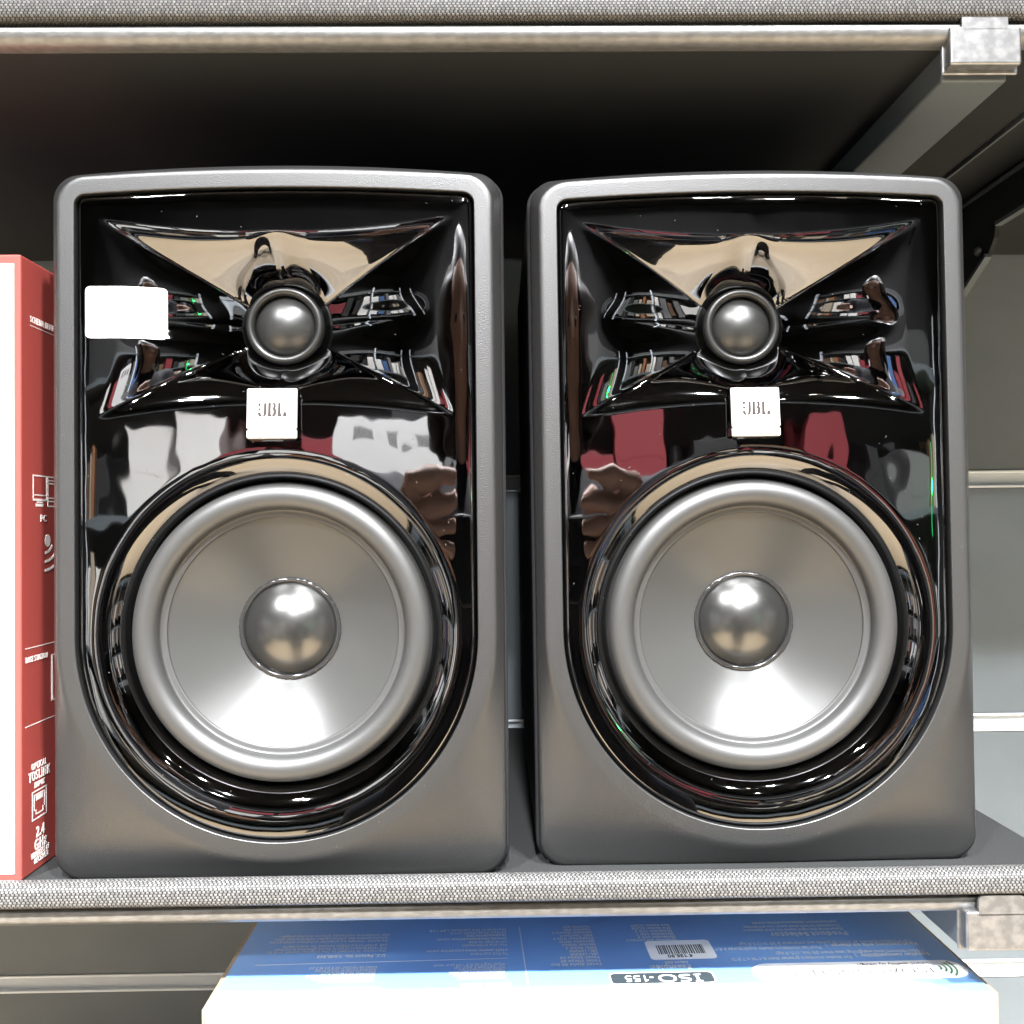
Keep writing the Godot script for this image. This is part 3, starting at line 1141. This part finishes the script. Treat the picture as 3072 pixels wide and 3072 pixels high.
# ---------------------------------------------------------------- the photographer, mirrored in the gloss
func nets(bones: Array, cell: float, blend: float) -> Mb:
	# surface nets round a smooth union of tapered capsules: [from, to, radius, radius], millimetres
	var lo := Vector3.ONE * 1e9
	var hi := -lo
	for q in bones:
		var m := maxf(q[2], q[3]) + blend + cell * 3
		lo = lo.min(q[0].min(q[1]) - Vector3.ONE * m)
		hi = hi.max(q[0].max(q[1]) + Vector3.ONE * m)
	var n := Vector3i(((hi - lo) / cell).ceil()) + Vector3i.ONE
	var f := PackedFloat32Array()
	f.resize(n.x * n.y * n.z)
	f.fill(1e3)
	for q in bones:
		var m := maxf(q[2], q[3]) + blend + cell * 2
		var a := Vector3i(((q[0].min(q[1]) - Vector3.ONE * m - lo) / cell).floor()).clamp(Vector3i.ZERO, n - Vector3i.ONE)
		var c := Vector3i(((q[0].max(q[1]) + Vector3.ONE * m - lo) / cell).ceil()).clamp(Vector3i.ZERO, n - Vector3i.ONE)
		var ab: Vector3 = q[1] - q[0]
		var l2 := maxf(ab.length_squared(), 1e-6)
		for z in range(a.z, c.z + 1):
			for y in range(a.y, c.y + 1):
				for x in range(a.x, c.x + 1):
					var p := lo + Vector3(x, y, z) * cell
					var t := clampf((p - q[0]).dot(ab) / l2, 0, 1)
					var d: float = (p - q[0] - ab * t).length() - lerpf(q[2], q[3], t)
					var i := (z * n.y + y) * n.x + x
					var e := f[i]
					var h := maxf(blend - absf(d - e), 0.0) / blend
					f[i] = minf(d, e) - h * h * blend * 0.25
	var at := {}
	var mb := Mb.new()
	var step := [1, n.x, n.x * n.y]
	for z in n.z - 1:
		for y in n.y - 1:
			for x in n.x - 1:
				var i := (z * n.y + y) * n.x + x
				var s := 0
				var sum := Vector3.ZERO
				var v0 := f[i]
				if v0 > cell * 3.0:
					continue
				for e in 12:
					var ax := e >> 2
					var o := Vector3i.ZERO
					o[(ax + 1) % 3] = e & 1
					o[(ax + 2) % 3] = (e >> 1) & 1
					var j: int = i + o.x + o.y * n.x + o.z * n.x * n.y
					var fa := f[j]
					var fb := f[j + step[ax]]
					if (fa < 0.0) != (fb < 0.0):
						var q := Vector3(o)
						q[ax] += fa / (fa - fb)
						sum += q
						s += 1
				if s:
					at[i] = mb.p.size()
					mb.p.append((lo + (Vector3(x, y, z) + sum / s) * cell) * 0.001)
	mb.n.resize(mb.p.size())
	mb.t.resize(mb.p.size())
	for i in at:
		for ax in 3:
			var fa := f[i]
			var fb := f[i + step[ax]]
			if (fa < 0.0) == (fb < 0.0):
				continue
			var b: int = step[(ax + 1) % 3]
			var c: int = step[(ax + 2) % 3]
			if not (at.has(i - b) and at.has(i - c) and at.has(i - b - c)):
				continue
			var quad := [at[i], at[i - b], at[i - b - c], at[i - c]]
			if fa < 0.0:
				quad.reverse()
			mb.ix.append_array([quad[0], quad[1], quad[2], quad[0], quad[2], quad[3]])
	for k in range(0, mb.ix.size(), 3):
		var a := mb.p[mb.ix[k]]
		var q := (mb.p[mb.ix[k + 2]] - a).cross(mb.p[mb.ix[k + 1]] - a)
		for m in 3:
			mb.n[mb.ix[k + m]] += q
	for k in mb.n.size():
		mb.n[k] = mb.n[k].normalized()
	return mb


func make_person() -> void:
	# stands in the aisle and holds a phone up with both hands; local origin on the floor, facing -z
	mat("skin", lin(0.42, 0.24, 0.17), 0.5)
	mat("hair brown", lin(0.03, 0.02, 0.014), 0.5)
	mat("trousers", lin(0.03, 0.035, 0.05), 0.8)
	mat("shoe", lin(0.02, 0.02, 0.02), 0.5)
	mat("phone black", lin(0.015, 0.015, 0.015), 0.25)
	var o := thing("person", "person in dark clothes with brown hair holding up a phone in both hands", "person", Vector3(20, -1200, 760))
	var V := func(x: float, y: float, z: float) -> Vector3: return Vector3(x, y, z)
	# one continuous body
	var body := [
		[V.call(0, 960, 0), V.call(0, 1120, 10), 120, 112], [V.call(-50, 1280, 5), V.call(50, 1280, 5), 105, 105], [V.call(0, 1330, 5), V.call(0, 1470, -14), 56, 50],
		[V.call(0, 1530, -20), V.call(0, 1590, -14), 68, 84], [V.call(0, 1500, -50), V.call(0, 1540, -45), 40, 56], [V.call(0, 1548, -108), V.call(0, 1570, -96), 11, 7]]
	var coat := [[V.call(0, 900, 0), V.call(0, 1120, 10), 150, 138], [V.call(-60, 1285, 5), V.call(60, 1285, 5), 122, 122], [V.call(0, 1300, 5), V.call(0, 1390, 0), 90, 64]]
	var legs := [[V.call(0, 900, 0), V.call(0, 960, 0), 135, 135]]
	for s in [-1.0, 1.0]:
		var sh: Vector3 = V.call(s * 172, 1340, 0)
		var el: Vector3 = V.call(s * 205, 1120, -150)
		var wr: Vector3 = V.call(s * 98, 1300, -312)
		body.append_array([[sh, el, 50, 40], [el, wr, 40, 26], [V.call(s * 86, 960, 0), V.call(s * 95, 510, -14), 84, 55], [V.call(s * 95, 510, -14), V.call(s * 100, 95, 10), 54, 36], [V.call(s * 100, 60, 0), V.call(s * 106, 38, -150), 40, 30]])
		coat.append_array([[sh, el, 68, 58], [el, el.lerp(wr, 0.9), 58, 40]])
		legs.append_array([[V.call(s * 86, 950, 0), V.call(s * 95, 510, -14), 100, 72], [V.call(s * 95, 510, -14), V.call(s * 100, 90, 10), 70, 56]])
		body.append([V.call(s * 82, 1545, -8), V.call(s * 84, 1570, -4), 9, 12])
	part("body", nets(body, 13.0, 26.0), mats["skin"], o)
	for s in [-1.0, 1.0]:
		# hand: palm, four curled fingers behind the phone, thumb on its near side
		var wr: Vector3 = V.call(s * 98, 1300, -312)
		var hand := [[wr, V.call(s * 94, 1322, -336), 25, 22], [V.call(s * 92, 1326, -342), V.call(s * 88, 1352, -346), 20, 17], [V.call(s * 92, 1318, -344), V.call(s * 90, 1370, -344), 15, 12]]
		for k in 4:
			var y := 1316.0 + 20.0 * k
			var r: float = [30.0, 36.0, 39.0, 33.0][k]
			hand.append([V.call(s * 92, y, -348), V.call(s * 88, y + 2, -366), 9, 8.5])
			hand.append([V.call(s * 88, y + 2, -366), V.call(s * (88 - r * 0.45), y + 5, -373), 8.5, 8])
			hand.append([V.call(s * (88 - r * 0.45), y + 5, -373), V.call(s * (88 - r), y + 6, -369), 8, 6.8])
		hand.append([V.call(s * 90, 1330, -336), V.call(s * 74, 1352, -334), 11, 9.5])
		hand.append([V.call(s * 74, 1352, -334), V.call(s * 58, 1366, -340), 9.5, 8])
		part("hand", nets(hand, 4.0, 5.0), mats["skin"], o)
		var shoe := [[V.call(s * 100, 52, 20), V.call(s * 107, 40, -160), 48, 38]]
		part("shoe", nets(shoe, 10.0, 10.0), mats["shoe"], o)
	part("coat", nets(coat, 14.0, 24.0), mats["coat"], o)
	part("trousers", nets(legs, 14.0, 20.0), mats["trousers"], o)
	var hair := [[V.call(0, 1612, 4), V.call(0, 1596, 24), 88, 92], [V.call(0, 1560, 46), V.call(0, 1440, 62), 74, 58]]
	var rng := RandomNumberGenerator.new()
	rng.seed = 3
	for k in 34:
		var a := TAU * k / 34.0
		if absf(angle_difference(a, -PI / 2)) < 0.75:
			continue
		var q: Vector3 = V.call(cos(a) * 80, 1610, 8 + sin(a) * 84)
		hair.append([q, q + V.call(cos(a) * rng.randf_range(6, 22), -rng.randf_range(90, 190), sin(a) * 16 + 8), 20, rng.randf_range(6, 13)])
	part("hair", nets(hair, 9.0, 9.0), mats["hair brown"], o)
	for s in [-1.0, 1.0]:
		var b := Mb.new()
		b.box(V.call(s * 31, 1572, -92), Vector3(22, 10, 8), 3.9)
		part("eye", b, mats["shoe"], o)
	var m := Mb.new()
	m.box(V.call(0, 1514, -88), Vector3(44, 9, 8), 3.9)
	part("mouth", m, mats["lip red"], o)
	var p := thing("phone", "black phone held up in both hands of the person", "phone", Vector3(0, 139.1, 405.0))
	var b := Mb.new()
	b.box(Vector3(30, -26, 4), Vector3(164, 77, 8), 3.9, 4)
	part("phone_body", b, mats["phone black"], p)


func _ready() -> void:
	# camera, exposure, sky-less surroundings
	var cam := Camera3D.new()
	cam.name = "camera"
	add_child(cam)
	cam.fov = 56.0
	cam.near = 0.01
	cam.far = 40.0
	cam.transform = Transform3D(Basis(Vector3.UP, -0.0141) * Basis(Vector3.RIGHT, 0.0181) * Basis(Vector3.BACK, -0.0105), v(0, 139.1, 398.5))
	var we := WorldEnvironment.new()
	we.name = "surroundings"
	var env := Environment.new()
	env.background_mode = Environment.BG_COLOR
	env.background_color = Color(0.02, 0.02, 0.02)
	env.tonemap_mode = Environment.TONE_MAPPER_LINEAR
	env.tonemap_exposure = 1.0
	env.sdfgi_enabled = true
	env.ssao_enabled = true
	env.ssil_enabled = true
	we.environment = env
	add_child(we)
	make_materials()
	# lamps: a track close above the aisle, and others farther into the shop
	make_lamp(Vector3(420, 1600, 850), Vector3(60, 100, 0), 6.5, "black track spotlight above right, nearest the speakers")
	make_lamp(Vector3(-720, 1600, 1100), Vector3(-60, 100, 0), 1.7, "black track spotlight above left of the speakers")
	make_lamp(Vector3(900, 1700, 2400), Vector3(250, 100, 0), 0.8, "black spotlight far across the aisle to the right, aimed at the speakers", 30.0)
	make_lamp(Vector3(25, 1700, 2500), Vector3(10, 0, 0), 4.6, "black spotlight far across the aisle in the middle, aimed at the speakers", 30.0)
	make_lamp(Vector3(-900, 1750, 1500), Vector3(-900, -1200, 1450), 26.0, "black spotlight over the left end of the aisle, aimed at the floor", 52.0)
	make_lamp(Vector3(60, 1750, 1550), Vector3(60, -1200, 1500), 26.0, "black spotlight over the middle of the aisle, aimed at the floor", 52.0)
	make_lamp(Vector3(1050, 1750, 1500), Vector3(1050, -1200, 1450), 26.0, "black spotlight over the right end of the aisle, aimed at the floor", 52.0)
	make_lamp(Vector3(-800, 1800, 1250), Vector3(-800, 300, 2700), 13.0, "black spotlight over the aisle at the left, aimed at the rack across it", 46.0)
	make_lamp(Vector3(700, 1800, 1250), Vector3(700, 300, 2700), 13.0, "black spotlight over the aisle at the right, aimed at the rack across it", 46.0)
	make_lamp(Vector3(-850, 1800, 1300), Vector3(-2000, 100, 1250), 16.0, "black spotlight over the aisle, aimed at the rack on the left side", 52.0)
	make_lamp(Vector3(850, 1800, 1300), Vector3(2000, 100, 1250), 16.0, "black spotlight over the aisle, aimed at the rack on the right side", 52.0)
	make_shop()
	make_wall()
	make_shelf(0.0, "black shelf with woven grey edging that carries both speakers", 236.5, 2.6, "tray grey")
	make_shelf(351.4, "black shelf with woven grey edging above the speakers, seen from below", 700.0)
	make_shelf(-351.4, "black shelf with woven grey edging under the blue carton")
	make_arm(0.0, "grey square shelf arm with end cap under the speakers' shelf, shaded")
	make_arm(354.6, "grey square shelf arm with bright plated end cap at the top right")
	make_bracket()
	# the two monitors
	var a := make_monitor()
	var c := a.duplicate()
	c.name = "studio_monitor_001"
	add_child(c, true)
	add_sticker(a)
	tag(a, "black studio monitor with a blank white sticker beside its tweeter", "loudspeaker", "pair of studio monitors")
	tag(c, "black studio monitor without a sticker, set slightly farther back", "loudspeaker", "pair of studio monitors")
	a.position = v(-90.3, 0, 0)
	c.position = v(108.5, 0, -8.3)
	c.rotation.z = 0.0046
	make_red_carton()
	make_blue_carton()
	make_rack(Vector3(0, -1200, 2650), 0.0, 3400.0, "across the aisle", 21)
	make_rack(Vector3(-2050, -1200, 1250), -PI / 2, 2000.0, "at the aisle left side", 5)
	make_rack(Vector3(2050, -1200, 1250), PI / 2, 2000.0, "at the aisle right side", 8)
	make_glow_tube()
	make_sign()
	make_person()
